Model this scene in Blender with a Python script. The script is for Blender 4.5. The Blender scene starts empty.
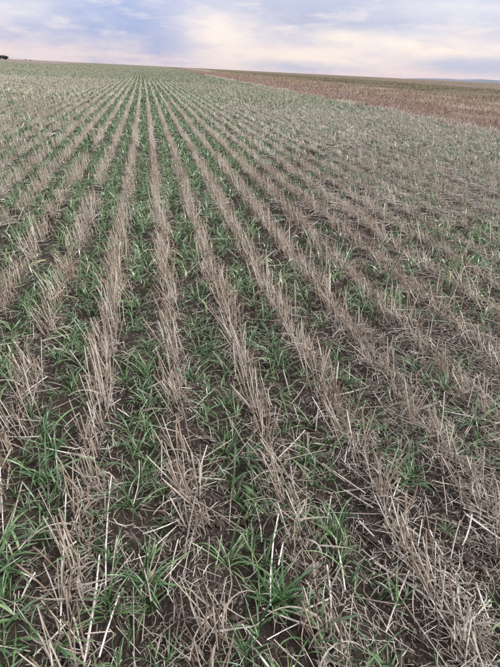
import bpy, math, random
import numpy as np

# ------------------------------------------------------------------ scene, camera, sky, sun
sc = bpy.context.scene
col = sc.collection
RNG = np.random.default_rng(11)
random.seed(11)

CAM_H = 1.30
YAW, PITCH, ROLL = math.radians(11.8), math.radians(27.7), math.radians(2.85)
FPX, IW, IH = 500.0, 500.0, 667.0
CF = np.array([math.sin(YAW) * math.cos(PITCH), math.cos(YAW) * math.cos(PITCH), -math.sin(PITCH)])
_R0 = np.array([math.cos(YAW), -math.sin(YAW), 0.0])
_U0 = np.cross(_R0, CF)
CR = _R0 * math.cos(ROLL) + _U0 * math.sin(ROLL)
CU = -_R0 * math.sin(ROLL) + _U0 * math.cos(ROLL)
CAM = np.array([0.0, 0.0, CAM_H])

from mathutils import Matrix, Vector
cam_data = bpy.data.cameras.new('camera')
cam = bpy.data.objects.new('camera', cam_data)
col.objects.link(cam)
cam_data.sensor_fit = 'VERTICAL'
cam_data.sensor_height = 36.0
cam_data.lens = 36.0 * FPX / IH
cam_data.clip_start = 0.05
cam_data.clip_end = 12000
M = Matrix.Identity(4)
for i in range(3):
    M[i][0], M[i][1], M[i][2], M[i][3] = CR[i], CU[i], -CF[i], CAM[i]
cam.matrix_world = M
sc.camera = cam

SUN_EL, SUN_AZ = math.radians(46), math.radians(128)     # azimuth clockwise from +Y
world = bpy.data.worlds.new('World')
sc.world = world
world.use_nodes = True


def build_world():
    nt = world.node_tree
    N, L = nt.nodes, nt.links
    N.clear()

    def nd(t, **k):
        n = N.new(t)
        for a, b in k.items():
            setattr(n, a, b)
        return n

    def put(n, i, v):
        if hasattr(v, 'is_linked'):
            L.new(v, n.inputs[i])
        else:
            n.inputs[i].default_value = v

    def math_(op, a, b=0.0, c=0.0):
        n = nd('ShaderNodeMath', operation=op)
        put(n, 0, a); put(n, 1, b); put(n, 2, c)
        return n.outputs[0]

    def vm(op, a, b=(0, 0, 0)):
        n = nd('ShaderNodeVectorMath', operation=op)
        put(n, 0, a); put(n, 1, b)
        return n.outputs['Value'] if op in ('LENGTH', 'DOT_PRODUCT') else n.outputs[0]

    def smooth(x, a, b):
        n = nd('ShaderNodeMapRange', interpolation_type='SMOOTHSTEP')
        put(n, 0, x); put(n, 1, a); put(n, 2, b); put(n, 3, 0.0); put(n, 4, 1.0)
        return n.outputs[0]

    def mix(f, a, b):
        n = nd('ShaderNodeMix', data_type='RGBA')
        put(n, 0, f); put(n, 6, a); put(n, 7, b)
        return n.outputs[2]

    def noise(v, scale, detail=4, rough=.55):
        n = nd('ShaderNodeTexNoise')
        put(n, 'Vector', v); n.inputs['Scale'].default_value = scale
        n.inputs['Detail'].default_value = detail; n.inputs['Roughness'].default_value = rough
        return n.outputs[0]

    tc = nd('ShaderNodeTexCoord').outputs['Generated']
    d = vm('NORMALIZE', tc)
    sx = nd('ShaderNodeSeparateXYZ'); L.new(d, sx.inputs[0])
    z = math_('MAXIMUM', sx.outputs[2], 0.0)
    flat = vm('MULTIPLY', d, (5.0, 5.0, 15.0))          # cloud sheets lie flat, so they stretch sideways
    n1 = noise(flat, 1.0, 5, .55)
    n2 = noise(vm('ADD', flat, (7.3, 2.1, 4.4)), 2.3, 5, .6)
    n3 = noise(vm('ADD', flat, (1.7, 9.1, 3.0)), 0.55, 3, .5)
    warp = math_('ADD', math_('MULTIPLY', math_('SUBTRACT', n1, .5), 2.6), math_('MULTIPLY', math_('SUBTRACT', n2, .5), 1.6))

    def bank(px, py, wide, high, lo=1.45, hi=0.0):      # a patch of cloud around one direction of the photograph
        c = CF + CR * (px - IW / 2) / FPX - CU * (py - IH / 2) / FPX
        c = c / np.linalg.norm(c)
        q = vm('SUBTRACT', d, tuple(c))
        q = vm('MULTIPLY', q, (1 / math.radians(wide), 1 / math.radians(wide), 1 / math.radians(high)))
        return smooth(math_('ADD', vm('LENGTH', q), warp), lo, hi)

    pink = (.86, .725, .755, 1); lilac = (.55, .575, .735, 1); grey = (.48, .51, .66, 1)
    cream = (1.03, .895, .80, 1); blue = (.375, .445, .70, 1); white = (.77, .75, .80, 1)
    base = mix(smooth(math_('ADD', z, math_('MULTIPLY', math_('SUBTRACT', n1, .5), .05)), .022, .085), pink, lilac)
    base = mix(math_('MULTIPLY', smooth(n2, .45, .68), .55), base, white)
    base = mix(math_('MULTIPLY', smooth(n3, .52, .70), .6), base, grey)
    base = mix(math_('MULTIPLY', bank(305, 16, 11, 2.4), .95), base, grey)
    base = mix(math_('MULTIPLY', bank(35, 14, 7, 1.7), .6), base, white)
    base = mix(math_('MULTIPLY', bank(60, 50, 11, 1.0), .8), base, pink)
    base = mix(math_('MULTIPLY', bank(122, 28, 8.0, 3.2), 1.0), base, blue)
    base = mix(math_('MULTIPLY', bank(168, 40, 4.0, 2.0), .8), base, blue)
    base = mix(math_('MULTIPLY', bank(222, 36, 5.2, 2.3), .92), base, cream)
    base = mix(math_('MULTIPLY', bank(400, 46, 9.5, 1.3), 1.0), base, cream)
    base = mix(math_('MULTIPLY', bank(340, 58, 8, .8), .8), base, cream)
    base = mix(math_('MULTIPLY', bank(470, 10, 7.0, 1.2), .7), base, white)
    base = mix(math_('MULTIPLY', bank(470, 66, 7.0, .7), .9), base, lilac)
    base = mix(math_('MULTIPLY', bank(310, 67, 5.0, .5), .8), base, lilac)
    streak = noise(vm('MULTIPLY', d, (9, 9, 48)), 1.0, 6, .62)
    base = mix(math_('MULTIPLY', smooth(streak, .50, .70), .40), base, lilac)
    base = mix(math_('MULTIPLY', smooth(streak, .50, .32), .35), base, cream)
    base = mix(smooth(z, .16, .5), base, (.77, .765, .755, 1))     # higher up an even grey deck
    deck = nd('ShaderNodeBackground')
    L.new(base, deck.inputs[0])
    # an overcast sky is about three times as bright overhead as at the horizon
    L.new(math_('MULTIPLY', math_('ADD', 1.0, math_('MULTIPLY', z, 1.8)), DECK), deck.inputs[1])
    sky = nd('ShaderNodeTexSky', sky_type='NISHITA')
    sky.sun_disc = False
    sky.sun_elevation = SUN_EL
    sky.sun_rotation = SUN_AZ
    clear = nd('ShaderNodeBackground')
    L.new(sky.outputs[0], clear.inputs[0])
    clear.inputs[1].default_value = .07
    ms = nd('ShaderNodeMixShader')
    ms.inputs[0].default_value = .90
    L.new(clear.outputs[0], ms.inputs[1]); L.new(deck.outputs[0], ms.inputs[2])
    out = nd('ShaderNodeOutputWorld')
    L.new(ms.outputs[0], out.inputs[0])


DECK = 0.67
build_world()

sun_data = bpy.data.lights.new('sun', 'SUN')
sun_data.energy = 2.8
sun_data.angle = math.radians(14)
sun_data.color = (1.0, .965, .93)
sun = bpy.data.objects.new('sun', sun_data)
col.objects.link(sun)
_sd = Vector((math.sin(SUN_AZ) * math.cos(SUN_EL), math.cos(SUN_AZ) * math.cos(SUN_EL), math.sin(SUN_EL)))
sun.rotation_euler = _sd.to_track_quat('Z', 'Y').to_euler()

sc.view_settings.view_transform = 'Standard'
sc.view_settings.look = 'None'
sc.view_settings.gamma = 1
sc.view_settings.exposure = 0.60
sc.view_settings.use_curve_mapping = False
sc.render.engine = 'CYCLES'
sc.cycles.use_denoising = True
sc.cycles.max_bounces = 4
sc.cycles.transparent_max_bounces = 4


# ------------------------------------------------------------------ numbers
def _hash(ix, iy, s):
    h = (ix.astype(np.int64) * 374761393 + iy.astype(np.int64) * 668265263 + s * 2147483647) & 0xffffffff
    h = ((h ^ (h >> 13)) * 1274126177) & 0xffffffff
    h = h ^ (h >> 16)
    return (h & 0xffff) / 65535.0


def vnoise(x, y, scale, seed=0):
    x = np.asarray(x, float) / scale; y = np.asarray(y, float) / scale
    ix = np.floor(x); iy = np.floor(y)
    fx = x - ix; fy = y - iy
    fx = fx * fx * (3 - 2 * fx); fy = fy * fy * (3 - 2 * fy)
    a = _hash(ix, iy, seed); b = _hash(ix + 1, iy, seed)
    c = _hash(ix, iy + 1, seed); e = _hash(ix + 1, iy + 1, seed)
    return (a * (1 - fx) + b * fx) * (1 - fy) + (c * (1 - fx) + e * fx) * fy


ROW0, ROWS = 0.08, 0.325


def row_wobble(y, k):
    return (vnoise(y, np.asarray(k) * 7.7 + 3, .9, 5) - .5) * .035


def row_curve(y):
    y = np.clip(np.asarray(y, float), 0, None)
    return np.where(y < 120, -.00007 * y * y, -1.008 - .0168 * (y - 120))


def edge_x(y):
    return 9.5 + .03 * np.asarray(y, float)


def gz(x, y):
    x = np.asarray(x, float); y = np.asarray(y, float)
    inside = np.clip((edge_x(y) - x) / .6, 0, 1)
    z = .012 * np.cos((x - ROW0 - row_curve(y)) / ROWS * 2 * np.pi) * inside
    z = z + (vnoise(x, y, .31, 1) - .5) * .035 + (vnoise(x, y, .11, 2) - .5) * .034
    z = z + np.abs(vnoise(x, y, .058, 3) - .5) * .055 + (vnoise(x, y, .027, 4) - .5) * .024
    z = z + (vnoise(x, y, 40, 6) - .5) * .25 * np.clip((y - 15) / 40, 0, 1)
    return z


def project(P):
    D = np.asarray(P, float) - CAM
    w = D @ CF
    w = np.where(w < .01, .01, w)
    return IW / 2 + FPX * (D @ CR) / w, IH / 2 - FPX * (D @ CU) / w, D @ CF


def at(px, py, h=0.0):
    d = CF + CR * (px - IW / 2) / FPX - CU * (py - IH / 2) / FPX
    t = (h - CAM_H) / d[2]
    p = CAM + d * t
    return np.array([p[0], p[1], h])


def in_frame(P, m=4):
    x, y, w = project(P)
    return (w > .05) & (x > -m) & (x < IW + m) & (y > -m) & (y < IH + m)


# ------------------------------------------------------------------ meshes
def mesh_from(name, V, Q, tone=None, smooth=True, mat=None, tri=False):
    V = np.ascontiguousarray(V, np.float32).reshape(-1, 3)
    Q = np.ascontiguousarray(Q, np.int32)
    n = Q.shape[1]
    me = bpy.data.meshes.new(name)
    me.vertices.add(len(V)); me.vertices.foreach_set('co', V.ravel())
    me.loops.add(Q.size); me.loops.foreach_set('vertex_index', Q.ravel())
    me.polygons.add(len(Q)); me.polygons.foreach_set('loop_start', np.arange(0, Q.size, n, dtype=np.int32))
    me.polygons.foreach_set('use_smooth', np.full(len(Q), smooth))
    me.update(calc_edges=True)
    if tone is not None:
        a = me.attributes.new('tone', 'FLOAT', 'POINT')
        a.data.foreach_set('value', np.ascontiguousarray(tone, np.float32))
    if mat:
        me.materials.append(mat)
    return me


def norm(v):
    return v / np.maximum(np.linalg.norm(v, axis=-1, keepdims=True), 1e-9)


def tubes(P, R, sides, tone):
    """P (n,m,3) centre lines, R (n,m) radii -> verts, quads, tone per vert"""
    n, m, _ = P.shape
    ax = norm(P[:, -1] - P[:, 0])
    ref = np.where(np.abs(ax[:, 2:3]) > .8, np.array([[1., 0, 0]]), np.array([[0, 0, 1.]]))
    u = norm(np.cross(ax, ref)); v = np.cross(ax, u)
    ph = np.arange(sides) * 2 * np.pi / sides
    ring = u[:, None, None, :] * np.cos(ph)[None, None, :, None] + v[:, None, None, :] * np.sin(ph)[None, None, :, None]
    V = P[:, :, None, :] + ring * R[:, :, None, None]
    idx = np.arange(n * m * sides).reshape(n, m, sides)
    a = idx[:, :-1]; b = np.roll(idx, -1, 2)[:, :-1]; c = np.roll(idx, -1, 2)[:, 1:]; d = idx[:, 1:]
    Q = np.stack([a, b, c, d], -1).reshape(-1, 4)
    return V.reshape(-1, 3), Q, np.repeat(tone, m * sides)


def ribbons(P, W, S, tone, fold=0.0):
    """P (n,m,3) mid lines, W (n,m) half widths, S (n,m,3) or (n,3) side vectors; fold>0 adds a keel"""
    n, m, _ = P.shape
    if S.ndim == 2:
        S = np.repeat(S[:, None, :], m, 1)
    if fold > 0:
        T = norm(np.gradient(P, axis=1)); Nn = norm(np.cross(T, S))
        V = np.stack([P - S * W[..., None], P - Nn * (W * fold)[..., None], P + S * W[..., None]], 2)
        k = 3
    else:
        V = np.stack([P - S * W[..., None], P + S * W[..., None]], 2)
        k = 2
    idx = np.arange(n * m * k).reshape(n, m, k)
    q = [np.stack([idx[:, :-1, j], idx[:, :-1, j + 1], idx[:, 1:, j + 1], idx[:, 1:, j]], -1) for j in range(k - 1)]
    return V.reshape(-1, 3), np.concatenate([x.reshape(-1, 4) for x in q]), np.repeat(tone, m * k)


def cat(*parts):
    V, Q, T, o = [], [], [], 0
    for v, q, t in parts:
        V.append(v); Q.append(q + o); T.append(t); o += len(v)
    return np.concatenate(V), np.concatenate(Q), np.concatenate(T)


def tag(o, label=None, cat_=None, group=None, kind=None):
    if label: o['label'] = label
    if cat_: o['category'] = cat_
    if group: o['group'] = group
    if kind: o['kind'] = kind
    return o


def link(name, data, parent=None, loc=(0, 0, 0), rot=(0, 0, 0), scale=(1, 1, 1)):
    o = bpy.data.objects.new(name, data)
    o.location = loc; o.rotation_euler = rot; o.scale = scale
    if parent: o.parent = parent
    col.objects.link(o)
    return o


ONES = ['', 'first', 'second', 'third', 'fourth', 'fifth', 'sixth', 'seventh', 'eighth', 'ninth', 'tenth', 'eleventh', 'twelfth',
        'thirteenth', 'fourteenth', 'fifteenth', 'sixteenth', 'seventeenth', 'eighteenth', 'nineteenth']
TENS = ['', '', 'twenty', 'thirty', 'forty', 'fifty', 'sixty', 'seventy', 'eighty', 'ninety']


def nth(n):
    if n < 20: return ONES[n]
    if n % 10 == 0: return TENS[n // 10][:-1] + 'ieth'
    if n < 100: return TENS[n // 10] + '-' + ONES[n % 10]
    return '%dth' % n


def row_name(k):
    if k == 0: return 'the steepest row'
    return '%s row %s of the steepest' % (nth(abs(k)), 'right' if k > 0 else 'left')


def strip_name(k):
    return '%s strip %s of steepest stubble row' % (nth(k + 1 if k >= 0 else -k), 'right' if k >= 0 else 'left')


# ------------------------------------------------------------------ materials
def material(name):
    m = bpy.data.materials.new(name)
    m.use_nodes = True
    nt = m.node_tree
    b = nt.nodes['Principled BSDF']
    return m, nt, b


def ramp(nt, stops, fac):
    r = nt.nodes.new('ShaderNodeValToRGB')
    el = r.color_ramp.elements
    while len(el) < len(stops): el.new(.5)
    for e, (p, c) in zip(el, stops):
        e.position = p; e.color = (*c, 1)
    nt.links.new(fac, r.inputs[0])
    return r.outputs[0]


def nmath(nt, op, a, b=0.0, clamp=False):
    n = nt.nodes.new('ShaderNodeMath'); n.operation = op; n.use_clamp = clamp
    for i, v in enumerate((a, b)):
        if hasattr(v, 'is_linked'): nt.links.new(v, n.inputs[i])
        else: n.inputs[i].default_value = v
    return n.outputs[0]


def nnoise(nt, scale, vec=None, detail=3, rough=.55, mult=None):
    if vec is None:
        vec = nt.nodes.new('ShaderNodeTexCoord').outputs['Object']
    if mult:
        v = nt.nodes.new('ShaderNodeVectorMath'); v.operation = 'MULTIPLY'
        nt.links.new(vec, v.inputs[0]); v.inputs[1].default_value = mult
        vec = v.outputs[0]
    n = nt.nodes.new('ShaderNodeTexNoise')
    nt.links.new(vec, n.inputs['Vector'])
    n.inputs['Scale'].default_value = scale; n.inputs['Detail'].default_value = detail; n.inputs['Roughness'].default_value = rough
    return n.outputs[0]


def nmix(nt, f, a, b, blend='MIX'):
    n = nt.nodes.new('ShaderNodeMix'); n.data_type = 'RGBA'; n.blend_type = blend
    for i, v in ((0, f), (6, a), (7, b)):
        if hasattr(v, 'is_linked'): nt.links.new(v, n.inputs[i])
        elif i == 0: n.inputs[0].default_value = v
        else: n.inputs[i].default_value = (*v, 1)
    return n.outputs[2]


def nsmooth(nt, x, a, b):
    n = nt.nodes.new('ShaderNodeMapRange'); n.interpolation_type = 'SMOOTHSTEP'
    nt.links.new(x, n.inputs[0])
    n.inputs[1].default_value = a; n.inputs[2].default_value = b
    return n.outputs[0]


def tone_of(nt, jitter=.22):
    a = nt.nodes.new('ShaderNodeAttribute'); a.attribute_name = 'tone'
    oi = nt.nodes.new('ShaderNodeObjectInfo')
    j = nmath(nt, 'MULTIPLY', nmath(nt, 'SUBTRACT', oi.outputs['Random'], .5), jitter)
    return nmath(nt, 'ADD', a.outputs['Fac'], j)


def mat_straw(name, stops):
    m, nt, b = material(name)
    t = tone_of(nt)
    n = nnoise(nt, 60, mult=(1, 1, .25))
    t = nmath(nt, 'ADD', t, nmath(nt, 'MULTIPLY', nmath(nt, 'SUBTRACT', n, .5), .55))
    c = ramp(nt, stops, t)
    nt.links.new(c, b.inputs['Base Color'])
    b.inputs['Roughness'].default_value = .62
    b.inputs['Specular IOR Level'].default_value = .35
    return m


STRAW = mat_straw('weathered_straw', [(0, (.095, .075, .062)), (.3, (.195, .165, .143)), (.55, (.35, .314, .282)), (.8, (.58, .54, .50)), (1, (.76, .73, .69))])
STALK = mat_straw('stubble_stalk', [(0, (.12, .085, .066)), (.25, (.24, .178, .134)), (.5, (.365, .308, .258)), (.72, (.53, .482, .43)), (1, (.72, .68, .625))])


def mat_leaf():
    m, nt, b = material('wheat_leaf')
    t = tone_of(nt, .2)
    n = nnoise(nt, 25)
    t = nmath(nt, 'ADD', t, nmath(nt, 'MULTIPLY', nmath(nt, 'SUBTRACT', n, .5), .4))
    c = ramp(nt, [(0, (.019, .054, .021)), (.35, (.043, .104, .034)), (.62, (.082, .165, .054)), (.84, (.165, .25, .105)), (.97, (.36, .34, .16)), (1, (.45, .39, .22))], t)
    nt.links.new(c, b.inputs['Base Color'])
    b.inputs['Roughness'].default_value = .33
    b.inputs['Specular IOR Level'].default_value = .95
    tr = nt.nodes.new('ShaderNodeBsdfTranslucent')
    nt.links.new(c, tr.inputs[0])
    ms = nt.nodes.new('ShaderNodeMixShader'); ms.inputs[0].default_value = .22
    nt.links.new(b.outputs[0], ms.inputs[1]); nt.links.new(tr.outputs[0], ms.inputs[2])
    nt.links.new(ms.outputs[0], nt.nodes['Material Output'].inputs[0])
    return m


LEAF = mat_leaf()


def mat_ground():
    m, nt, b = material('dark_soil')
    oc = nt.nodes.new('ShaderNodeTexCoord').outputs['Object']
    n1 = nnoise(nt, 3.0, oc, 6, .6); n2 = nnoise(nt, 45, oc, 4, .65); n3 = nnoise(nt, 260, oc, 2, .6)
    f = nmath(nt, 'ADD', nmath(nt, 'MULTIPLY', n1, .45), nmath(nt, 'ADD', nmath(nt, 'MULTIPLY', n2, .35), nmath(nt, 'MULTIPLY', n3, .25)))
    soil = ramp(nt, [(.3, (.022, .016, .013)), (.5, (.044, .032, .027)), (.66, (.090, .069, .058)), (.8, (.15, .122, .104))], f)
    sx = nt.nodes.new('ShaderNodeSeparateXYZ'); nt.links.new(oc, sx.inputs[0])
    # far off, where single plants cannot be told apart, the sheet carries the crop and stubble row colours, darkened for the shade among upright blades
    ph = nmath(nt, 'MULTIPLY', nmath(nt, 'SUBTRACT', sx.outputs[0], ROW0), 2 * math.pi / ROWS)
    st = nmath(nt, 'ADD', nmath(nt, 'MULTIPLY', nmath(nt, 'COSINE', ph), .22), .5)
    pn = nnoise(nt, .5, oc, 4, .6, mult=(1, .15, 1))
    st = nmath(nt, 'ADD', st, nmath(nt, 'MULTIPLY', nmath(nt, 'SUBTRACT', pn, .5), .9), True)
    crop = nmix(nt, st, (.05, .068, .034), (.17, .145, .11))
    far = nsmooth(nt, sx.outputs[1], 130, 260)
    c = nmix(nt, far, soil, crop)
    nt.links.new(c, b.inputs['Base Color'])
    b.inputs['Roughness'].default_value = .92
    b.inputs['Specular IOR Level'].default_value = .2
    bp = nt.nodes.new('ShaderNodeBump'); bp.inputs['Strength'].default_value = 1.0; bp.inputs['Distance'].default_value = .03
    vo = nt.nodes.new('ShaderNodeTexVoronoi'); vo.inputs['Scale'].default_value = 85
    nt.links.new(oc, vo.inputs['Vector'])
    hgt = nmath(nt, 'SUBTRACT', nmath(nt, 'ADD', n2, nmath(nt, 'MULTIPLY', n3, .6)), nmath(nt, 'MULTIPLY', vo.outputs['Distance'], .6))
    nt.links.new(hgt, bp.inputs['Height'])
    nt.links.new(bp.outputs[0], b.inputs['Normal'])
    return m, soil


GROUND, _ = mat_ground()


def mat_patchy(name, stops, scale, mult=(1, .25, 1), rough=.95):
    m, nt, b = material(name)
    oc = nt.nodes.new('ShaderNodeTexCoord').outputs['Object']
    n1 = nnoise(nt, scale, oc, 6, .65, mult)
    n2 = nnoise(nt, scale * 9, oc, 4, .65)
    f = nmath(nt, 'ADD', nmath(nt, 'MULTIPLY', n1, .65), nmath(nt, 'MULTIPLY', n2, .35))
    nt.links.new(ramp(nt, stops, f), b.inputs['Base Color'])
    b.inputs['Roughness'].default_value = rough
    b.inputs['Specular IOR Level'].default_value = .15
    return m


def mat_tone(name, stops, rough=.8, trans=0.0):
    m, nt, b = material(name)
    t = tone_of(nt, .15)
    n = nnoise(nt, 1.2)
    t = nmath(nt, 'ADD', t, nmath(nt, 'MULTIPLY', nmath(nt, 'SUBTRACT', n, .5), .5))
    nt.links.new(ramp(nt, stops, t), b.inputs['Base Color'])
    b.inputs['Roughness'].default_value = rough
    b.inputs['Specular IOR Level'].default_value = .2
    return m


# ------------------------------------------------------------------ ground sheet
def grow(start, step, end, f=1.07):
    out, v = [], start
    while v < end:
        step *= f
        v += step
        out.append(v)
    return out


def make_ground():
    fx = np.arange(-2.2, 3.4, .032)
    xs = np.array([-v for v in grow(2.2, .032, 3500)][::-1] + list(fx) + grow(fx[-1], .032, 3500))
    fy = np.arange(.3, 4.6, .032)
    ys = np.array([-v for v in grow(-.3, .03, 60, 1.15)][::-1] + list(fy) + grow(fy[-1], .032, 4500))
    X, Y = np.meshgrid(xs, ys, indexing='ij')
    d = np.hypot(X, Y)
    Z = gz(X, Y) * np.clip((400 - d) / 300, 0, 1)
    V = np.stack([X, Y, Z], -1).reshape(-1, 3)
    nx, ny = len(xs), len(ys)
    idx = np.arange(nx * ny).reshape(nx, ny)
    Q = np.stack([idx[:-1, :-1], idx[1:, :-1], idx[1:, 1:], idx[:-1, 1:]], -1).reshape(-1, 4)
    o = link('ground', mesh_from('ground', V, Q, None, True, GROUND))
    tag(o, 'dark crumbly soil of the drilled field between the stubble rows', 'soil', kind='structure')


make_ground()


def sheet(name, label, cat_, x0f, x1f, y0, y1, lift, mat, nx=10):
    """a long strip of land running beside the field, laid just over the ground sheet"""
    ys = np.array([y0] + [v for v in grow(y0 if y0 > 0 else 1.0, 1.0, y1, 1.12) if v < y1 and v > y0] + [y1])
    t = np.linspace(0, 1, nx)
    X = np.array([[x0f(y) + (x1f(y) - x0f(y)) * u for u in t] for y in ys])
    Y = np.repeat(ys[:, None], nx, 1)
    Z = gz(X, Y) * np.clip((400 - np.hypot(X, Y)) / 300, 0, 1) * .3 + .035 + lift
    idx = np.arange(X.size).reshape(X.shape)
    Q = np.stack([idx[:-1, :-1], idx[:-1, 1:], idx[1:, 1:], idx[1:, :-1]], -1).reshape(-1, 4)
    o = link(name, mesh_from(name, np.stack([X, Y, Z], -1), Q, None, True, mat))
    return tag(o, label, cat_, kind='structure')


M_FALLOW = mat_patchy('reddish_dead_grass', [(.3, (.075, .052, .043)), (.5, (.118, .085, .071)), (.7, (.18, .138, .117))], .5)
M_WEED = mat_patchy('dry_weed_ground', [(.3, (.12, .09, .075)), (.5, (.20, .155, .125)), (.7, (.29, .235, .19))], .25)
M_GRASS = mat_patchy('olive_grass', [(.38, (.055, .058, .028)), (.5, (.085, .072, .045)), (.62, (.125, .096, .07))], .08)
M_TAN = mat_patchy('tan_far_land', [(.38, (.075, .064, .044)), (.5, (.122, .092, .072)), (.62, (.165, .128, .102))], .03, (1, .6, 1))
M_BROWN = mat_patchy('brown_far_land', [(.3, (.12, .092, .08)), (.5, (.165, .13, .115)), (.7, (.21, .17, .15))], .02)
b1 = lambda y: 15.0 + .05 * y
b2 = lambda y: 29 + .05 * y
b3 = lambda y: 62 + .10 * y
sheet('fallow_strip', 'reddish brown strip of dead grass along the right edge of the field', 'fallow land', edge_x, b1, 2, 1500, .004, M_FALLOW)
sheet('weedy_strip', 'grey brown weedy strip beyond the reddish dead grass', 'weedy land', b1, b2, 2, 1500, .008, M_WEED)
sheet('grass_strip', 'olive green grass strip near the right horizon', 'grassland', b2, b3, 2, 1500, .004, M_GRASS)
sheet('far_field', 'tan dry land lying along the right horizon', 'field', b3, lambda y: b3(y) + 2500, 2, 4200, .012, M_TAN, 14)
sheet('brown_field', 'thin brown field on the skyline at the left', 'field', lambda y: -.9 * y - 200, lambda y: -.09 * y - 16, 190, 4200, .02, M_BROWN, 14)

# low hills far off at the right
def make_hills():
    n = 40
    a0, a1 = math.radians(26), math.radians(60)
    V, R = [], 5200
    for i in range(n + 1):
        t = i / n
        a = a0 + (a1 - a0) * t
        h = 23 * min(1, t * 5) ** .7 * (.75 + .35 * float(vnoise(np.array(t * 20), np.array(3.), 1.0, 9)))
        for (rr, zz) in ((R - 500, -1), (R, max(h, .5)), (R + 500, -1)):
            V.append((math.sin(a) * rr, math.cos(a) * rr, zz))
    Q = []
    for i in range(n):
        for j in range(2):
            p = i * 3 + j
            Q.append((p, p + 3, p + 4, p + 1))
    m, nt, b = material('hazy_hills')
    nt.links.new(ramp(nt, [(.35, (.075, .085, .12)), (.65, (.12, .13, .175))], nnoise(nt, .004)), b.inputs['Base Color'])  # blue grey haze of distance painted into the base colour
    b.inputs['Roughness'].default_value = 1
    o = link('hills', mesh_from('hills', np.array(V), np.array(Q), None, True, m))
    tag(o, 'low hills tinted blue grey for haze far off on the right horizon', 'hills', kind='structure')


make_hills()

# ------------------------------------------------------------------ stubble
LEAN = np.array([-.17, .06])


def right_mess(x, y):
    """the combine left the right-hand rows flatter and more littered"""
    return np.clip((x - .25 * np.clip(y, 0, 6) + .05) / 1.4, 0, 1) * np.clip(1.2 - (y - 10) / 30, .25, 1)


def stalks_for(B, n_each, length=(.09, .205), rad=.0022, spread=(.028, .045), seg=2, sides=3, widen=1.0, flat=False):
    """many stalks round the clump bases B (n,3): centre lines, radii, tones"""
    n = len(B)
    P0 = np.repeat(B, n_each, 0)
    k = len(P0)
    P0 = P0 + np.stack([RNG.normal(0, spread[0], k), RNG.uniform(-1, 1, k) * spread[1], np.zeros(k)], 1)
    mess = right_mess(P0[:, 0], P0[:, 1])
    up = RNG.random(k) > .5 * mess
    P0, mess = P0[up], mess[up]; k = len(P0)
    hn = .68 + .6 * vnoise(P0[:, 0], P0[:, 1], .35, 21)
    L = RNG.uniform(*length, k) * hn * np.where(RNG.random(k) < .18, .55, 1.0)
    ln = LEAN[None] * (1 + .6 * mess[:, None]) + RNG.normal(0, 1, (k, 2)) * (.13 + .16 * mess[:, None])
    wild = RNG.random(k) < .07
    ln[wild] += RNG.normal(0, .5, (int(wild.sum()), 2))
    D = norm(np.concatenate([ln, np.ones((k, 1))], 1))
    P0[:, 2] -= .012
    ts = np.linspace(0, 1, seg + 1)
    bend = RNG.normal(0, .05, (k, 3)) * L[:, None]; bend[:, 2] = 0
    P = P0[:, None] + D[:, None] * (L[:, None] * ts)[..., None] + bend[:, None] * (ts ** 2)[None, :, None]
    r = rad * RNG.uniform(.7, 1.25, k) * widen
    R = r[:, None] * (1 - .22 * ts)[None]
    tone = np.clip(.22 + .15 * np.clip((P0[:, 1] - 2) / 10, 0, 1) + .45 * RNG.random(k) ** 1.2 + .25 * (vnoise(P0[:, 0], P0[:, 1], .5, 8) - .4) + np.where(RNG.random(k) < .1, .25, 0), 0, 1)
    if flat:
        vd = norm(P0 - CAM); S = norm(np.cross(D, norm(RNG.normal(0, 1, (k, 3)) * .35 + vd)))
        return ribbons(P, R, S, tone)
    return tubes(P, R, sides, tone)


def shreds_for(B, n_each, length=(.05, .16), width=.0022, spread=(.05, .05), z=(.0, .07), widen=1.0, seg=4, curl=1.0):
    """thin curled dead leaves and chaff"""
    P0 = np.repeat(B, n_each, 0); k = len(P0)
    P0 = P0 + np.stack([RNG.normal(0, spread[0], k), RNG.uniform(-1, 1, k) * spread[1], RNG.uniform(z[0], z[1], k)], 1)
    L = RNG.uniform(*length, k); a = RNG.uniform(0, 2 * np.pi, k)
    el = RNG.normal(0, .35, k); da = RNG.normal(0, 1.3, k) * curl; de = RNG.normal(-.3, .7, k) * curl
    ts = np.linspace(0, 1, seg + 1)
    A = a[:, None] + da[:, None] * ts; E = el[:, None] + de[:, None] * ts
    step = np.stack([np.cos(A) * np.cos(E), np.sin(A) * np.cos(E), np.sin(E)], -1) * (L / seg)[:, None, None]
    P = P0[:, None] + np.concatenate([np.zeros((k, 1, 3)), np.cumsum(step, 1)[:, :-1]], 1)
    g = gz(P[..., 0], P[..., 1]) + .003
    P[..., 2] = np.maximum(P[..., 2], g)
    W = width * RNG.uniform(.5, 1.3, k)[:, None] * widen * np.linspace(1, .45, seg + 1)[None]
    S = norm(np.cross(norm(step), norm(RNG.normal(0, .4, (k, 3)) + np.array([0, 0, 1.]))[:, None]))
    tone = np.clip(.02 + .6 * RNG.random(k) ** 1.5, 0, 1)
    return ribbons(P, W, S, tone)


def row_points(y0, y1, dy, off, jit, thin=None):
    """points along every row (off=0) or strip (off=.5) inside the wedge the place needs; returns base points and row numbers"""
    pts, ks = [], []
    for k in range(-225, 58):
        xk = ROW0 + ROWS * (k + off)
        n = int((y1 - y0) / dy)
        y = y0 + (np.arange(n) + RNG.uniform(-.5, .5, n) * .9) * dy
        x = xk + row_curve(y) + row_wobble(y, k) + RNG.normal(0, jit, n)
        ok = (x > -.27 * y - 1.0) & (x < np.minimum(edge_x(y) - .1, .76 * y + 1.2)) & (y > .05)
        pts.append(np.stack([x[ok], y[ok]], 1)); ks.append(np.full(ok.sum(), k))
    p = np.concatenate(pts); k = np.concatenate(ks)
    return np.column_stack([p, gz(p[:, 0], p[:, 1])]), k


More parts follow.
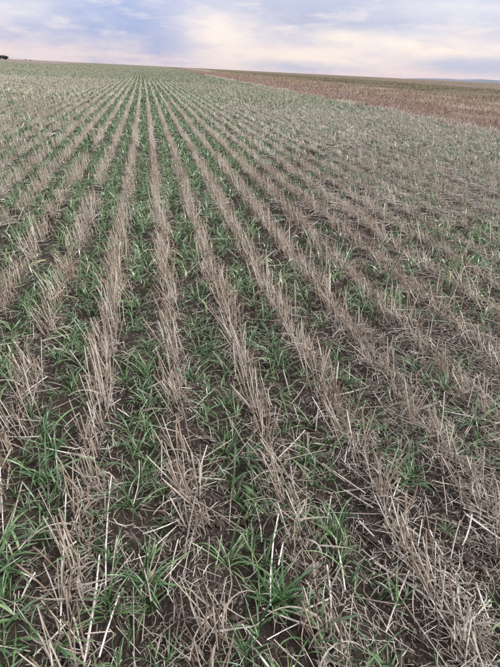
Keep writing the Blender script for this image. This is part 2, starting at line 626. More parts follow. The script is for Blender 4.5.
# near clumps -> things, the rest -> stuff
B, K = row_points(.1, 8.0, .085, 0, .012)
keep = vnoise(B[:, 0], B[:, 1], .2, 31) > .24 + .1 * np.clip(2.5 - B[:, 1], 0, 1) - .14 * np.clip(B[:, 0] * 2, 0, 1)
B, K = B[keep], K[keep]
dist = np.linalg.norm(B - CAM, axis=1)
vis = in_frame(B + np.array([-.01, .0, .08]), 2) & in_frame(B, 25)
order = np.argsort(np.where(vis, dist, 1e9))[:300]
is_thing = np.zeros(len(B), bool); is_thing[order] = True

# shared stalk meshes with joints and slanting cut tops
STALK_LIB = []
for i in range(28):
    L = RNG.uniform(.09, .215) * (.6 if i % 5 == 0 else 1)
    ts = np.array([0, .42, .46, .5, 1.0]) if i % 2 else np.array([0, .3, .66, .7, 1.0])
    r = RNG.uniform(.0013, .0026)
    bx, by = RNG.normal(0, .045, 2) * L
    P = np.stack([bx * ts ** 2, by * ts ** 2, L * ts], 1)[None]
    R = r * np.array([[1.1, 1.0, 1.28, .98, .82]]) if i % 2 else r * np.array([[1.1, 1.0, .97, 1.25, .85]])
    V, Q, T = tubes(P, R, 5, np.array([np.clip(.10 + .62 * RNG.random() ** 1.3, 0, 1)]))
    V[-5:, 2] += (V[-5:, 0] - P[0, -1, 0]) * RNG.uniform(-2.5, 2.5) + RNG.normal(0, .0015, 5)
    T[10:15] += .12
    STALK_LIB.append((mesh_from('stalk', V, Q, T, True, STALK), L))
SHRED_LIB = []
for i in range(14):
    Lr = RNG.uniform(.05, .15); ts = np.linspace(0, 1, 7)
    a = RNG.normal(0, 1.4) * ts; e = RNG.uniform(.1, 1.1) - RNG.uniform(.8, 2.4) * ts
    st = np.stack([np.cos(a) * np.cos(e), np.sin(a) * np.cos(e), np.sin(e)], 1) * Lr / 6
    P = np.vstack([[0, 0, 0], np.cumsum(st, 0)[:-1]])[None]
    tw = RNG.uniform(-2, 2) * ts
    S = norm(np.stack([-np.sin(a) * np.cos(tw), np.cos(a) * np.cos(tw), np.sin(tw)], 1))[None]
    V, Q, T = ribbons(P, .0026 * np.linspace(1, .3, 7)[None] * RNG.uniform(.7, 1.4), S, np.array([RNG.uniform(.08, .5)]))
    SHRED_LIB.append(mesh_from('dried_leaf', V, Q, T, True, STRAW))


def ordinals(keys, P, mask):
    """count things from the bottom edge upwards inside each row or strip"""
    _, py, _ = project(P)
    res = {}
    for k in np.unique(keys[mask]):
        ids = np.where(mask & (keys == k))[0]
        for j, i in enumerate(ids[np.argsort(-py[ids])]):
            res[int(i)] = j + 1
    return res


ordn = ordinals(K, B, is_thing)
G_ST = 'stubble clumps standing along the drill rows'
for rank, i in enumerate(order):
    b = B[i]; k = int(K[i])
    nst = int(RNG.integers(8, 16)); cl = RNG.normal(0, .09, 2)
    mess = float(right_mess(b[0], b[1]))
    nst = max(4, int(nst * (1 - .45 * mess)))
    hs = .68 + .6 * float(vnoise(b[0], b[1], .35, 21))
    placed = []
    for _ in range(nst):
        me, L = STALK_LIB[RNG.integers(len(STALK_LIB))]
        ln = cl + LEAN * (1 + .6 * mess) + RNG.normal(0, 1, 2) * (.15 + .16 * mess)
        if RNG.random() < .08: ln = ln + RNG.normal(0, .5, 2)
        q = Vector((ln[0], ln[1], 1)).to_track_quat('Z', 'Y')
        off = (RNG.normal(0, .026), RNG.uniform(-.05, .05))
        zz = float(gz(b[0] + off[0], b[1] + off[1])) - b[2] - .012
        placed.append((me, (off[0], off[1], zz), q, RNG.uniform(.9, 1.1), hs * RNG.uniform(.8, 1.2), L))
    shr = []
    for _ in range(int(RNG.integers(5, 10))):
        me = SHRED_LIB[RNG.integers(len(SHRED_LIB))]
        off = (RNG.normal(0, .022), RNG.uniform(-.05, .05), RNG.uniform(.005, .06))
        shr.append((me, off, RNG.uniform(0, 6.28)))
    tall = max(p[5] * p[4] for p in placed)
    word = 'tall ' if tall > .235 else ('short ' if tall < .17 else '')
    label = '%sstubble clump, %s from the bottom edge in %s' % (word, nth(ordn[int(i)]), row_name(k))
    if rank < 130:
        root = link('stubble_clump', None, loc=b)
        root.empty_display_size = .05
        for me, off, q, s1, s2, L in placed:
            o = link('stalk', me, root, off); o.rotation_euler = q.to_euler(); o.scale = (s1, s1, s2)
        for me, off, a in shr:
            link('dried_leaf', me, root, off, (0, 0, a))
    else:
        parts = []
        for me, off, q, s1, s2, L in placed:
            n = len(me.vertices); co = np.empty(n * 3, np.float32); me.vertices.foreach_get('co', co); co = co.reshape(-1, 3) * (s1, s1, s2)
            co = co @ np.array(q.to_matrix()).T + off
            qd = np.empty(len(me.loops), np.int32); me.loops.foreach_get('vertex_index', qd)
            tn = np.empty(n, np.float32); me.attributes['tone'].data.foreach_get('value', tn)
            parts.append((co, qd.reshape(-1, 4), np.clip(tn + RNG.normal(0, .06), 0, 1)))
        for me, off, a in shr:
            n = len(me.vertices); co = np.empty(n * 3, np.float32); me.vertices.foreach_get('co', co); co = co.reshape(-1, 3)
            c, s = math.cos(a), math.sin(a)
            co = np.stack([co[:, 0] * c - co[:, 1] * s, co[:, 0] * s + co[:, 1] * c, co[:, 2]], 1) + off
            qd = np.empty(len(me.loops), np.int32); me.loops.foreach_get('vertex_index', qd)
            tn = np.empty(n, np.float32); me.attributes['tone'].data.foreach_get('value', tn)
            parts.append((co, qd.reshape(-1, 4), tn))
        V, Q, T = cat(*parts)
        root = link('stubble_clump', mesh_from('stubble_clump', V, Q, T, True, STALK), loc=b)
    tag(root, label, 'stubble clump', G_ST)

rest = B[~is_thing]
nearish = rest[:, 1] < 3.5
far_parts = [stalks_for(rest[nearish], 10, seg=2, sides=3), stalks_for(rest[~nearish], 10, seg=1, sides=3), shreds_for(rest, 5, seg=3)]
Bm, _ = row_points(8.0, 20, .09, 0, .010)
Bm = Bm[vnoise(Bm[:, 0], Bm[:, 1], .3, 31) > .2]
far_parts += [stalks_for(Bm, 7, length=(.08, .18), rad=.0028, seg=1, sides=3, spread=(.02, .05)), shreds_for(Bm, 2, widen=1.5, seg=2)]
Bf, _ = row_points(20, 50, .14, 0, .010)
Bf = Bf[vnoise(Bf[:, 0], Bf[:, 1], .5, 31) > .15]
far_parts += [stalks_for(Bf, 5, length=(.075, .16), rad=.005, seg=1, flat=True, spread=(.02, .08))]
Bd, _ = row_points(50, 112, .30, 0, .010)
Bd = Bd[RNG.random(len(Bd)) < .8]
far_parts += [stalks_for(Bd, 4, length=(.07, .14), rad=.010, seg=1, flat=True, spread=(.02, .16))]
Be, _ = row_points(112, 260, 1.7, 0, .05)
far_parts += [stalks_for(Be, 3, length=(.06, .13), rad=.022, seg=1, flat=True, spread=(.05, .6))]
o = link('stubble', mesh_from('stubble', *cat(*far_parts), True, STALK))
tag(o, 'pale stubble rows running on up the field to the skyline', 'stubble', kind='stuff')

# ------------------------------------------------------------------ wheat
def lush(x, y):
    n = vnoise(x, y, .45, 41) * .6 + vnoise(x, y, 1.7, 42) * .4
    base = .72 - .40 * np.clip((x - .1 * y - .02) / .9, 0, 1) * np.clip(1.4 - (y - 4) / 22, 0, 1)
    near_left = .12 * np.clip((.3 - x) / .5, 0, 1) * np.clip((4 - y) / 3, 0, 1)
    return np.clip((base + near_left + (n - .5) * 1.25), 0.03, 1)


def leaves_for(B, n_each, length=(.09, .22), width=.0042, seg=4, widen=1.0, spread=.02, fold=0.0):
    P0 = np.repeat(B, n_each, 0); k = len(P0)
    P0 = P0 + np.stack([RNG.normal(0, spread, k), RNG.normal(0, spread, k), np.full(k, -.004)], 1)
    L = RNG.uniform(*length, k); a = RNG.uniform(0, 2 * np.pi, k)
    e0 = RNG.uniform(.5, 1.4, k); be = RNG.uniform(.6, 2.6, k); da = RNG.normal(0, .5, k)
    ts = np.linspace(0, 1, seg + 1)
    A = a[:, None] + da[:, None] * ts; E = e0[:, None] - be[:, None] * ts ** 1.3
    step = np.stack([np.cos(A) * np.cos(E), np.sin(A) * np.cos(E), np.sin(E)], -1) * (L / seg)[:, None, None]
    P = P0[:, None] + np.concatenate([np.zeros((k, 1, 3)), np.cumsum(step, 1)[:, :-1]], 1)
    g = P0[:, 2][:, None] + .006
    P[..., 2] = np.maximum(P[..., 2], g - .01 + .0 * P[..., 2])
    prof = np.interp(ts, [0, .25, .7, 1], [.6, 1, .8, .08])
    W = width * RNG.uniform(.65, 1.2, k)[:, None] * widen * prof[None]
    tw = RNG.normal(0, .9, k)[:, None] * ts
    S = np.stack([-np.sin(A) * np.cos(tw), np.cos(A) * np.cos(tw), np.sin(tw)], -1)
    tone = np.clip(.12 + .68 * RNG.random(k) + np.where(RNG.random(k) < .05, .35, 0), 0, 1)
    return ribbons(P, W, norm(S), tone, fold)


LEAF_LIB = []
for i in range(36):
    V, Q, T = leaves_for(np.zeros((1, 3)), 1, length=(.075, .185), width=.0029, seg=7, spread=0.0, fold=.55)
    # turn every shared leaf to point along +x
    tip = V[-2]; a = -math.atan2(tip[1], tip[0]); c, s = math.cos(a), math.sin(a)
    V = np.stack([V[:, 0] * c - V[:, 1] * s, V[:, 0] * s + V[:, 1] * c, V[:, 2]], 1)
    LEAF_LIB.append(mesh_from('leaf', V, Q, T, True, LEAF))

WB, WK = row_points(.1, 8.0, .036, .5, .058)
keepw = RNG.random(len(WB)) < lush(WB[:, 0], WB[:, 1])
WB, WK = WB[keepw], WK[keepw]
wd = np.linalg.norm(WB - CAM, axis=1)
wvis = in_frame(WB + np.array([0, 0, .05]), 0) & in_frame(WB, 15)
worder = np.argsort(np.where(wvis, wd, 1e9))[:300]
w_thing = np.zeros(len(WB), bool); w_thing[worder] = True
word_ = ordinals(WK, WB, w_thing)
for rank, i in enumerate(worder):
    b = WB[i]; k = int(WK[i])
    nl = int(RNG.integers(8, 21))
    size = RNG.uniform(.5, 1.08)
    lv = []
    til = [(RNG.normal(0, .012), RNG.normal(0, .012)) for _ in range(int(RNG.integers(1, 4)))]
    for j in range(nl):
        tx, ty = til[j % len(til)]
        lv.append((LEAF_LIB[RNG.integers(len(LEAF_LIB))], (tx, ty, RNG.uniform(-.004, .012)), RNG.normal(0, .12), RNG.normal(0, .12), RNG.uniform(0, 6.283), size * RNG.uniform(.75, 1.2)))
    word = 'bushy ' if nl >= 17 else ('sparse ' if nl <= 10 else '')
    label = '%swheat plant, %s from bottom edge in %s' % (word, nth(word_[int(i)]), strip_name(k))
    if rank < 120:
        root = link('wheat_plant', None, loc=b)
        root.empty_display_size = .03
        for me, off, rx, ry, rz, s in lv:
            link('leaf', me, root, off, (rx, ry, rz), (s, s, s))
    else:
        parts = []
        for me, off, rx, ry, rz, s in lv:
            n = len(me.vertices); co = np.empty(n * 3, np.float32); me.vertices.foreach_get('co', co); co = co.reshape(-1, 3) * s
            c, sn = math.cos(rz), math.sin(rz)
            co = np.stack([co[:, 0] * c - co[:, 1] * sn, co[:, 0] * sn + co[:, 1] * c, co[:, 2]], 1) + off
            qd = np.empty(len(me.loops), np.int32); me.loops.foreach_get('vertex_index', qd)
            tn = np.empty(n, np.float32); me.attributes['tone'].data.foreach_get('value', tn)
            parts.append((co, qd.reshape(-1, 4), np.clip(tn + RNG.normal(0, .07), 0, 1)))
        V, Q, T = cat(*parts)
        root = link('wheat_plant', mesh_from('wheat_plant', V, Q, T, True, LEAF), loc=b)
    tag(root, label, 'wheat plant', 'young wheat plants between the stubble rows')

restw = WB[~w_thing]
wp = [leaves_for(restw, 10, length=(.08, .19), width=.0034, seg=3, spread=.02)]
Wm, _ = row_points(8.0, 20, .078, .5, .045)
Wm = Wm[RNG.random(len(Wm)) < lush(Wm[:, 0], Wm[:, 1]) * .9 + .2]
wp += [leaves_for(Wm, 8, length=(.10, .20), seg=2, widen=1.5, spread=.03)]
Wf, _ = row_points(20, 50, .16, .5, .04)
Wf = Wf[RNG.random(len(Wf)) < lush(Wf[:, 0], Wf[:, 1]) * .7 + .4]
wp += [leaves_for(Wf, 8, length=(.11, .21), seg=2, widen=2.8, spread=.035)]
Wd, _ = row_points(50, 112, .42, .5, .03)
Wd = Wd[RNG.random(len(Wd)) < .8]
wp += [leaves_for(Wd, 10, length=(.11, .21), seg=1, widen=8, spread=.05)]
We, _ = row_points(112, 260, 2.2, .5, .08)
wp += [leaves_for(We, 6, length=(.11, .21), seg=1, widen=13, spread=.3)]
o = link('young_wheat', mesh_from('young_wheat', *cat(*wp), True, LEAF))
tag(o, 'green strips of young wheat between the stubble rows farther up the field', 'wheat', kind='stuff')

# ------------------------------------------------------------------ loose straws
def straw_mesh(p0, p1, r, tone, kink=0.0):
    p0 = np.asarray(p0, float); p1 = np.asarray(p1, float)
    ts = np.array([0, .35, .7, 1])
    P = p0[None] * (1 - ts)[:, None] + p1[None] * ts[:, None]
    side = norm(np.cross(p1 - p0, [0, 0, 1.]))
    P = P + side[None] * (np.sin(ts * np.pi) * kink)[:, None]
    return tubes(P[None], r * np.array([[1, .97, .95, .9]]), 6, np.array([tone]))


KEY = [  # ends of the straws that stand out in the photograph, in its pixels
    ((67, 500), (61, 640), .92, .0026), ((2, 470), (4, 545), .9, .003), ((46, 450), (96, 468), .85, .0027), ((98, 590), (84, 667), .8, .0032),
    ((150, 535), (142, 640), .6, .0022), ((112, 480), (106, 590), .9, .0026), ((100, 560), (88, 645), .95, .003), ((120, 598), (100, 662), .9, .003),
    ((75, 625), (84, 662), .85, .003), ((278, 520), (270, 610), .95, .0027), ((283, 548), (278, 570), .9, .003), ((327, 565), (331, 622), .9, .003),
    ((335, 540), (345, 590), .85, .003), ((375, 560), (440, 615), .62, .0032), ((408, 575), (386, 632), .9, .0026), ((360, 518), (382, 540), .9, .0036),
    ((430, 530), (442, 560), .9, .0028), ((465, 518), (500, 545), .85, .0032), ((470, 520), (460, 552), .8, .0028), ((475, 585), (488, 620), .92, .0034),
    ((20, 576), (44, 588), .85, .0028), ((36, 577), (22, 600), .8, .003), ((70, 628), (36, 666), .85, .0026), ((296, 614), (328, 600), .9, .003),
    ((262, 615), (330, 640), .7, .003), ((345, 487), (398, 523), .85, .0032), ((255, 505), (262, 540), .8, .0026), ((150, 430), (215, 442), .7, .0026),
    ((305, 430), (268, 470), .85, .0026), ((400, 480), (388, 515), .9, .0026), ((225, 483), (160, 470), .6, .0028), ((445, 410), (498, 425), .8, .003),
    ((20, 405), (48, 380), .8, .003), ((60, 448), (108, 452), .7, .0026), ((283, 372), (300, 420), .75, .003), ((335, 395), (372, 380), .8, .0026),
    ((276, 250), (262, 262), .85, .003), ((152, 196), (162, 204), .95, .006), ((178, 540), (168, 590), .7, .0026), ((455, 640), (490, 600), .85, .003),
]
S0, S1, ST, SR = [], [], [], []
for (a, b, t, r) in KEY:
    pa, pb = at(*a, .02), at(*b, .02)
    pa[2] = gz(pa[0], pa[1]) + .022; pb[2] = gz(pb[0], pb[1]) + .014
    S0.append(pa); S1.append(pb); ST.append(t - .08); SR.append(r * .88)
n = 4200
y = .3 + 5.7 * RNG.random(n) ** 1.1
x = RNG.uniform(-.34 * y - 1.0, .85 * y + 1.2)
mess = right_mess(x, y)
L = np.clip(RNG.lognormal(-2.25, .5, n), .045, .36)
a = np.where(RNG.random(n) < .55, RNG.normal(np.pi / 2 + .5 * (x - .2), .55), RNG.uniform(0, np.pi, n))
dx, dy = np.cos(a) * L / 2, np.sin(a) * L / 2
ok = RNG.random(n) < .45 + .5 * mess
h0 = RNG.uniform(.006, .035, n); h1 = RNG.uniform(.006, .035, n)
A = np.stack([x - dx, y - dy, gz(x - dx, y - dy) + h0], 1)[ok]
C = np.stack([x + dx, y + dy, gz(x + dx, y + dy) + h1], 1)[ok]
S0 = np.concatenate([np.array(S0), A]); S1 = np.concatenate([np.array(S1), C])
ST = np.concatenate([ST, np.clip(.2 + .62 * RNG.random(len(A)), 0, 1)])
SR = np.concatenate([SR, RNG.uniform(.0010, .0023, len(A))])
mid = (S0 + S1) / 2
ax_, ay_, aw_ = project(S0); bx_, by_, bw_ = project(S1)
plen = np.hypot(ax_ - bx_, ay_ - by_)
svis = in_frame(mid, -3)
so = np.argsort(-np.where(svis, plen + 1000 * (np.arange(len(mid)) < len(KEY)), -1))[:300]
s_thing = np.zeros(len(mid), bool); s_thing[so] = True
SK = np.floor((mid[:, 0] - ROW0) / ROWS).astype(int)
so_n = ordinals(SK, mid, s_thing)
for i in so:
    i = int(i)
    c = mid[i].copy(); Ls = float(np.linalg.norm(S1[i] - S0[i]))
    V, Q, T = straw_mesh(S0[i] - c, S1[i] - c, SR[i], ST[i], RNG.normal(0, .02) * Ls)
    o = link('straw', mesh_from('straw', V, Q, T, True, STRAW), loc=c)
    w = ('long ' if Ls > .19 else 'short ' if Ls < .1 else '') + ('pale ' if ST[i] > .68 else 'brown ' if ST[i] < .4 else '')
    tag(o, '%sstraw, %s from bottom edge on %s' % (w, nth(so_n[i]), strip_name(int(SK[i]))), 'straw', 'loose straws lying between the rows')

# the rest of the straw and chaff
ri = np.where(~s_thing)[0]
ts = np.array([0, .5, 1.0])
lp = [tubes(S0[ri][:, None] * (1 - ts)[None, :, None] + S1[ri][:, None] * ts[None, :, None], np.repeat(SR[ri][:, None], 3, 1), 3, ST[ri])]


def scatter(n, y0, y1, p=1.0):
    y = y0 + (y1 - y0) * RNG.random(n) ** p
    lo = -.27 * y - 1.0; hi = np.minimum(edge_x(y) - .1, .76 * y + 1.2)
    x = lo + (hi - lo) * RNG.random(n)
    row = .5 + .5 * np.cos((x - ROW0 - row_curve(y)) / ROWS * 2 * np.pi)
    ok = RNG.random(n) < np.clip(.2 + .68 * right_mess(x, y) + .45 * row, 0, 1) * (.35 + .9 * vnoise(x, y, .3, 61))
    x, y = x[ok], y[ok]
    return np.column_stack([x, y, gz(x, y)])


def flat_straws(B, length, rad, flat=False, lift=.04, along=None):
    k = len(B); L = RNG.uniform(*length, k)
    a = np.where(RNG.random(k) < .5, RNG.normal(np.pi / 2 + .35, .6, k), RNG.uniform(0, np.pi, k))
    e = RNG.normal(0, .16, k)
    if along is not None:           # knocked flat along the drill row
        a = np.pi / 2 + RNG.normal(.12, along, k); e = RNG.normal(.10, .13, k)
    D = np.stack([np.cos(a) * np.cos(e), np.sin(a) * np.cos(e), np.sin(e)], 1) * L[:, None]
    C = B + np.stack([np.zeros(k), np.zeros(k), RNG.uniform(.006, lift, k)], 1)
    P = np.stack([C - D / 2, C + D / 2], 1)
    P[..., 2] = np.maximum(P[..., 2], gz(P[..., 0], P[..., 1]) + .003)
    R = rad * RNG.uniform(.6, 1.2, k)[:, None].repeat(2, 1)
    tone = np.clip(.16 + .66 * RNG.random(k) , 0, 1)
    if flat:
        S = norm(np.cross(norm(D), norm(B - CAM)))
        return ribbons(P, R, S, tone)
    return tubes(P, R, 3, tone)


lp += [shreds_for(scatter(40000, .35, 4.0), 2, length=(.02, .10), width=.0011, z=(0, .028), curl=2.2, seg=4),
       shreds_for(scatter(9000, 4.5, 9), 2, length=(.03, .13), width=.0018, z=(0, .03), seg=3),
       flat_straws(scatter(14000, .35, 4.2), (.015, .10), .0010, lift=.03),
       flat_straws(scatter(20000, 4.5, 10), (.05, .22), .0020),
       flat_straws(scatter(24000, 10, 22), (.08, .24), .0034, True),
       flat_straws(scatter(12000, 22, 50), (.1, .3), .008, True),
       flat_straws(scatter(4000, 50, 110), (.15, .4), .016, True)]
def row_straws(y0, y1, dy):
    b, _ = row_points(y0, y1, dy, 0, .032)
    return b[RNG.random(len(b)) < .12 + .8 * right_mess(b[:, 0], b[:, 1])]


lp += [flat_straws(row_straws(.1, 4.5, .022), (.06, .26), .0015, lift=.05, along=.3),
       flat_straws(row_straws(4.5, 10, .03), (.10, .30), .0024, lift=.07, along=.28),
       flat_straws(row_straws(10, 24, .08), (.12, .32), .0048, True, lift=.08, along=.3)]
o = link('straw_litter', mesh_from('straw_litter', *cat(*lp), True, STRAW))
tag(o, 'fine broken straw and chaff littering the soil under the stubble', 'litter', kind='stuff')

# ------------------------------------------------------------------ clods, crumbs, stone
def mat_clod(name, stops, scale=30):
    m, nt, b = material(name)
    n = nnoise(nt, scale, None, 5, .65)
    oi = nt.nodes.new('ShaderNodeObjectInfo')
    f = nmath(nt, 'ADD', n, nmath(nt, 'MULTIPLY', nmath(nt, 'SUBTRACT', oi.outputs['Random'], .5), .15))
    nt.links.new(ramp(nt, stops, f), b.inputs['Base Color'])
    b.inputs['Roughness'].default_value = .95; b.inputs['Specular IOR Level'].default_value = .15
    bp = nt.nodes.new('ShaderNodeBump'); bp.inputs['Strength'].default_value = .7; bp.inputs['Distance'].default_value = .004
    nt.links.new(nnoise(nt, scale * 6, None, 3, .6), bp.inputs['Height']); nt.links.new(bp.outputs[0], b.inputs['Normal'])
    return m


CLOD = mat_clod('soil_clod', [(.3, (.026, .019, .015)), (.5, (.066, .050, .042)), (.72, (.14, .112, .096))])
import bmesh


def ico(sub, rough, seed):
    bm = bmesh.new()
    bmesh.ops.create_icosphere(bm, subdivisions=sub, radius=1)
    bm.verts.ensure_lookup_table()
    V = np.array([v.co for v in bm.verts]); F = np.array([[v.index for v in f.verts] for f in bm.faces])
    bm.free()
    r = np.random.default_rng(seed)
    s = np.ones(len(V))
    for _ in range(7):
        d = norm(r.normal(0, 1, 3)); s -= rough * np.clip(V @ d - r.uniform(.1, .5), 0, 1)
    s += r.normal(0, rough * .12, len(V))
    return V * s[:, None] * np.array([1, r.uniform(.7, 1), r.uniform(.55, .85)]), F


CLOD_LIB = [mesh_from('soil_clod', *ico(3, .5, 100 + i), None, True, CLOD) for i in range(10)]
n = 1500
cy = .45 + 3.4 * RNG.random(n); cx = RNG.uniform(-.3 * cy - .4, .75 * cy + .5)
ph = np.abs(((cx - ROW0) / ROWS) % 1 - .5)
ok = (ph < .33) & (vnoise(cx, cy, .3, 71) > .38)
cx, cy = cx[ok], cy[ok]
cs = np.clip(RNG.lognormal(-4.2, .4, len(cx)), .007, .036)
CB = np.column_stack([cx, cy, gz(cx, cy)])
extra = np.array([at(45, 588, 0), at(30, 600, 0), at(52, 572, 0), at(58, 600, 0), at(490, 565, 0), at(135, 625, 0), at(235, 625, 0)])
extra[:, 2] = gz(extra[:, 0], extra[:, 1])
CB = np.concatenate([extra, CB]); cs = np.concatenate([[.036, .026, .024, .022, .028, .024, .024], cs])
cv = in_frame(CB, -2)
co_ = np.argsort(-np.where(cv, cs / np.linalg.norm(CB - CAM, axis=1), 0))[:200]
c_thing = np.zeros(len(CB), bool); c_thing[co_] = True
CK = np.floor((CB[:, 0] - ROW0) / ROWS).astype(int)
cn = ordinals(CK, CB, c_thing)
for j, i in enumerate(co_):
    i = int(i); s = float(cs[i])
    o = link('soil_clod', CLOD_LIB[j % 10], None, CB[i] + np.array([0, 0, s * .25]), (RNG.uniform(-.4, .4), RNG.uniform(-.4, .4), RNG.uniform(0, 6.28)), (s, s, s))
    w = 'large ' if s > .021 else 'small ' if s < .014 else ''
    tag(o, '%sdark soil clod, %s from bottom edge in %s' % (w, nth(cn[i]), strip_name(int(CK[i]))), 'soil clod', 'soil clods between the rows')

# fine crumbs
V0, F0 = ico(1, .5, 5)
n = 12000
yy = .45 + 2.9 * RNG.random(n) ** 1.25; xx = RNG.uniform(-.33 * yy - .5, .8 * yy + .7)
ss = np.clip(RNG.lognormal(-5.1, .5, n), .002, .016)
rz = RNG.uniform(0, 6.28, n)
c, s = np.cos(rz)[:, None], np.sin(rz)[:, None]
V = np.stack([V0[None, :, 0] * c - V0[None, :, 1] * s, V0[None, :, 0] * s + V0[None, :, 1] * c, np.repeat(V0[None, :, 2], n, 0)], -1) * ss[:, None, None]
V = V + np.stack([xx, yy, gz(xx, yy) + ss * .3], 1)[:, None]
F = (F0[None] + (np.arange(n) * len(V0))[:, None, None]).reshape(-1, 3)
o = link('soil_crumbs', mesh_from('soil_crumbs', V.reshape(-1, 3), F, None, False, CLOD))
tag(o, 'small dark crumbs of soil scattered over the near ground', 'soil crumbs', kind='stuff')

M_STONE = mat_clod('pale_stone', [(.3, (.19, .155, .105)), (.55, (.27, .225, .155)), (.75, (.36, .31, .23))], 40)
V, F = ico(3, .35, 77)
V = V * np.array([.011, .027, .014])
p = at(151, 582, .012)
o = link('stone', mesh_from('stone', V, F, None, True, M_STONE), None, (p[0], p[1], float(gz(p[0], p[1])) + .012), (.5, .1, -.1))
tag(o, 'pale tan oblong stone on bare soil beside a wheat plant near the bottom', 'stone')

# ------------------------------------------------------------------ dead grass and weeds on the strips at the right
M_DEAD = mat_tone('dead_grass', [(0, (.135, .080, .064)), (.4, (.235, .160, .132)), (.75, (.35, .265, .225)), (1, (.50, .43, .37))])
M_WEEDS = mat_tone('grey_weeds', [(0, (.14, .10, .075)), (.45, (.25, .19, .145)), (.8, (.36, .29, .235)), (1, (.48, .41, .34))])
M_OLIVE = mat_tone('olive_blades', [(0, (.075, .082, .034)), (.4, (.125, .118, .058)), (.6, (.18, .14, .095)), (1, (.28, .22, .165))])


def blades(n, x0f, x1f, y0, y1, h, w, clump, seed, power=1.1):
    y = y0 * (y1 / y0) ** (RNG.random(n) ** (1 / power))
    x = x0f(y) + (x1f(y) - x0f(y)) * RNG.random(n)
    ok = (x < .95 * y + 3) & (RNG.random(n) < np.clip((vnoise(x, y, clump, seed) - .25) * 2.2, .05, 1))
    x, y = x[ok], y[ok]; k = len(x)
    z = gz(x, y) * .3 + .03
    P0 = np.column_stack([x, y, z])
    d = np.hypot(x, y)
    H = h * RNG.uniform(.4, 1.25, k) * (.5 + vnoise(x, y, clump, seed))
    ln = RNG.normal(0, .35, (k, 2))
    ts = np.array([0, .55, 1.0])
    D = np.concatenate([ln * H[:, None], H[:, None]], 1)
    P = P0[:, None] + D[:, None] * ts[None, :, None]
    P[:, 2, :2] += ln * (H * .35)[:, None]
    W = (w * np.clip(d / 20, 1, 6) * RNG.uniform(.6, 1.3, k))[:, None] * np.array([1, .8, .25])[None]
    S = norm(np.cross(D, norm(RNG.normal(0, .5, (k, 3)) + norm(P0 - CAM))))
    return ribbons(P, W, S, np.clip(.15 + .7 * RNG.random(k), 0, 1))


o = link('dead_grass', mesh_from('dead_grass', *blades(60000, lambda y: edge_x(y) + .05, b1, 9, 320, .10, .006, 1.2, 81), True, M_DEAD))
tag(o, 'reddish dead grass covering the strip beside the wheat field', 'dead grass', kind='stuff')
o = link('dry_weeds', mesh_from('dry_weeds', *cat(blades(56000, b1, b2, 14, 260, .13, .0065, 2.6, 82), blades(9000, lambda y: b1(y) - 1, lambda y: b1(y) + 5, 14, 200, .22, .0065, 2.0, 84)), True, M_WEEDS))
tag(o, 'grey brown dry weeds standing in the rough strip at the right', 'weeds', kind='stuff')
o = link('olive_grass', mesh_from('olive_grass', *cat(blades(34000, lambda y: b2(y) - 9, b3, 24, 400, .12, .009, 7, 83), blades(12000, b3, lambda y: b3(y) + 120, 70, 700, .16, .010, 22, 87)), True, M_OLIVE))
tag(o, 'olive green grass growing below the right horizon', 'grass', kind='stuff')
o = link('edge_straw', mesh_from('edge_straw', *blades(9000, lambda y: edge_x(y) - .7, lambda y: edge_x(y) + .5, 9, 120, .10, .005, .8, 85), True, STALK))
tag(o, 'pale fringe of standing straw along the right edge of the wheat field', 'straw fringe', kind='stuff')

# ------------------------------------------------------------------ trees on the left skyline
M_TREE = mat_tone('dark_foliage', [(0, (.018, .024, .018)), (.5, (.035, .045, .030)), (1, (.06, .07, .045))])
M_BARK = mat_patchy('bark', [(.3, (.05, .04, .03)), (.7, (.12, .10, .08))], 2)


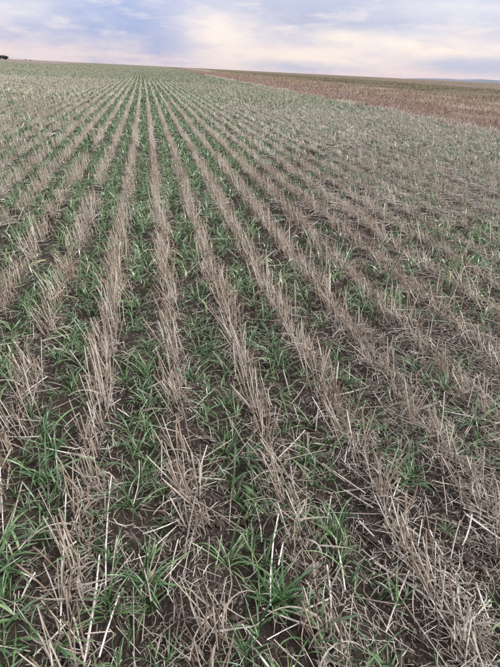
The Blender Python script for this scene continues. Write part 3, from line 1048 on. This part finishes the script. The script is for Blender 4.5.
def tree(px, d, width, height, label, seed):
    r = np.random.default_rng(seed)
    dr = at(px, 200); az = math.atan2(*(CF + CR * (px - 250) / FPX - CU * (58 + .05 * px - IH / 2) / FPX)[:2])
    loc = (math.sin(az) * d, math.cos(az) * d, -.02)
    root = link('tree', None, loc=loc)
    pts = [np.array([[0, 0, 0], [.1, 0, height * .3], [0, .1, height * .62]])]
    rad = [[.05 * height, .035 * height, .015 * height]]
    for _ in range(7):
        a = r.uniform(0, 6.28); h = height * r.uniform(.2, .4)
        pts.append(np.array([[0, 0, h], [math.cos(a) * width * .18, math.sin(a) * width * .18, h + height * .16], [math.cos(a) * width * .36, math.sin(a) * width * .36, h + height * r.uniform(.22, .4)]]))
        rad.append([.022 * height, .014 * height, .006 * height])
    V, Q, T = tubes(np.array(pts), np.array(rad), 6, np.full(len(pts), .5))
    link('trunk', mesh_from('trunk', V, Q, T, True, M_BARK), root)
    n = 2600 if height > 3 else 500
    cl = norm(r.normal(0, 1, (26, 3))) * r.random((26, 1)) ** .45 * np.array([width * .40, width * .40, height * .33]) + np.array([0, 0, height * .56])
    P = cl[r.integers(0, 26, n)] + r.normal(0, 1, (n, 3)) * np.array([width, width, height]) * .065
    P[:, 2] = np.clip(P[:, 2], height * .08, None)
    s = .065 * height * r.uniform(.6, 1.4, n)
    u = norm(r.normal(0, 1, (n, 3))); v = norm(np.cross(u, r.normal(0, 1, (n, 3))))
    V = np.stack([P - u * s[:, None], P + v * s[:, None] * .6, P + u * s[:, None], P - v * s[:, None] * .6], 1)
    link('crown', mesh_from('crown', V.reshape(-1, 3), np.arange(n * 4).reshape(-1, 4), np.repeat(r.random(n), 4), False, M_TREE), root)
    tag(root, label, 'tree', 'trees on the left skyline')


tree(-3, 500, 13.5, 4.7, 'dark rounded tree cut by the left edge of the picture on skyline', 1)
tree(5.2, 520, 5.2, 3.4, 'low dark tree just inside the left edge beside the taller one', 2)
tree(25.5, 900, 2.2, 2.2, 'tiny lone shrub on the skyline, leftmost of two faint ones', 3)
tree(30.5, 900, 9.0, 1.5, 'low faint bush on the skyline, the wider of two faint ones', 4)
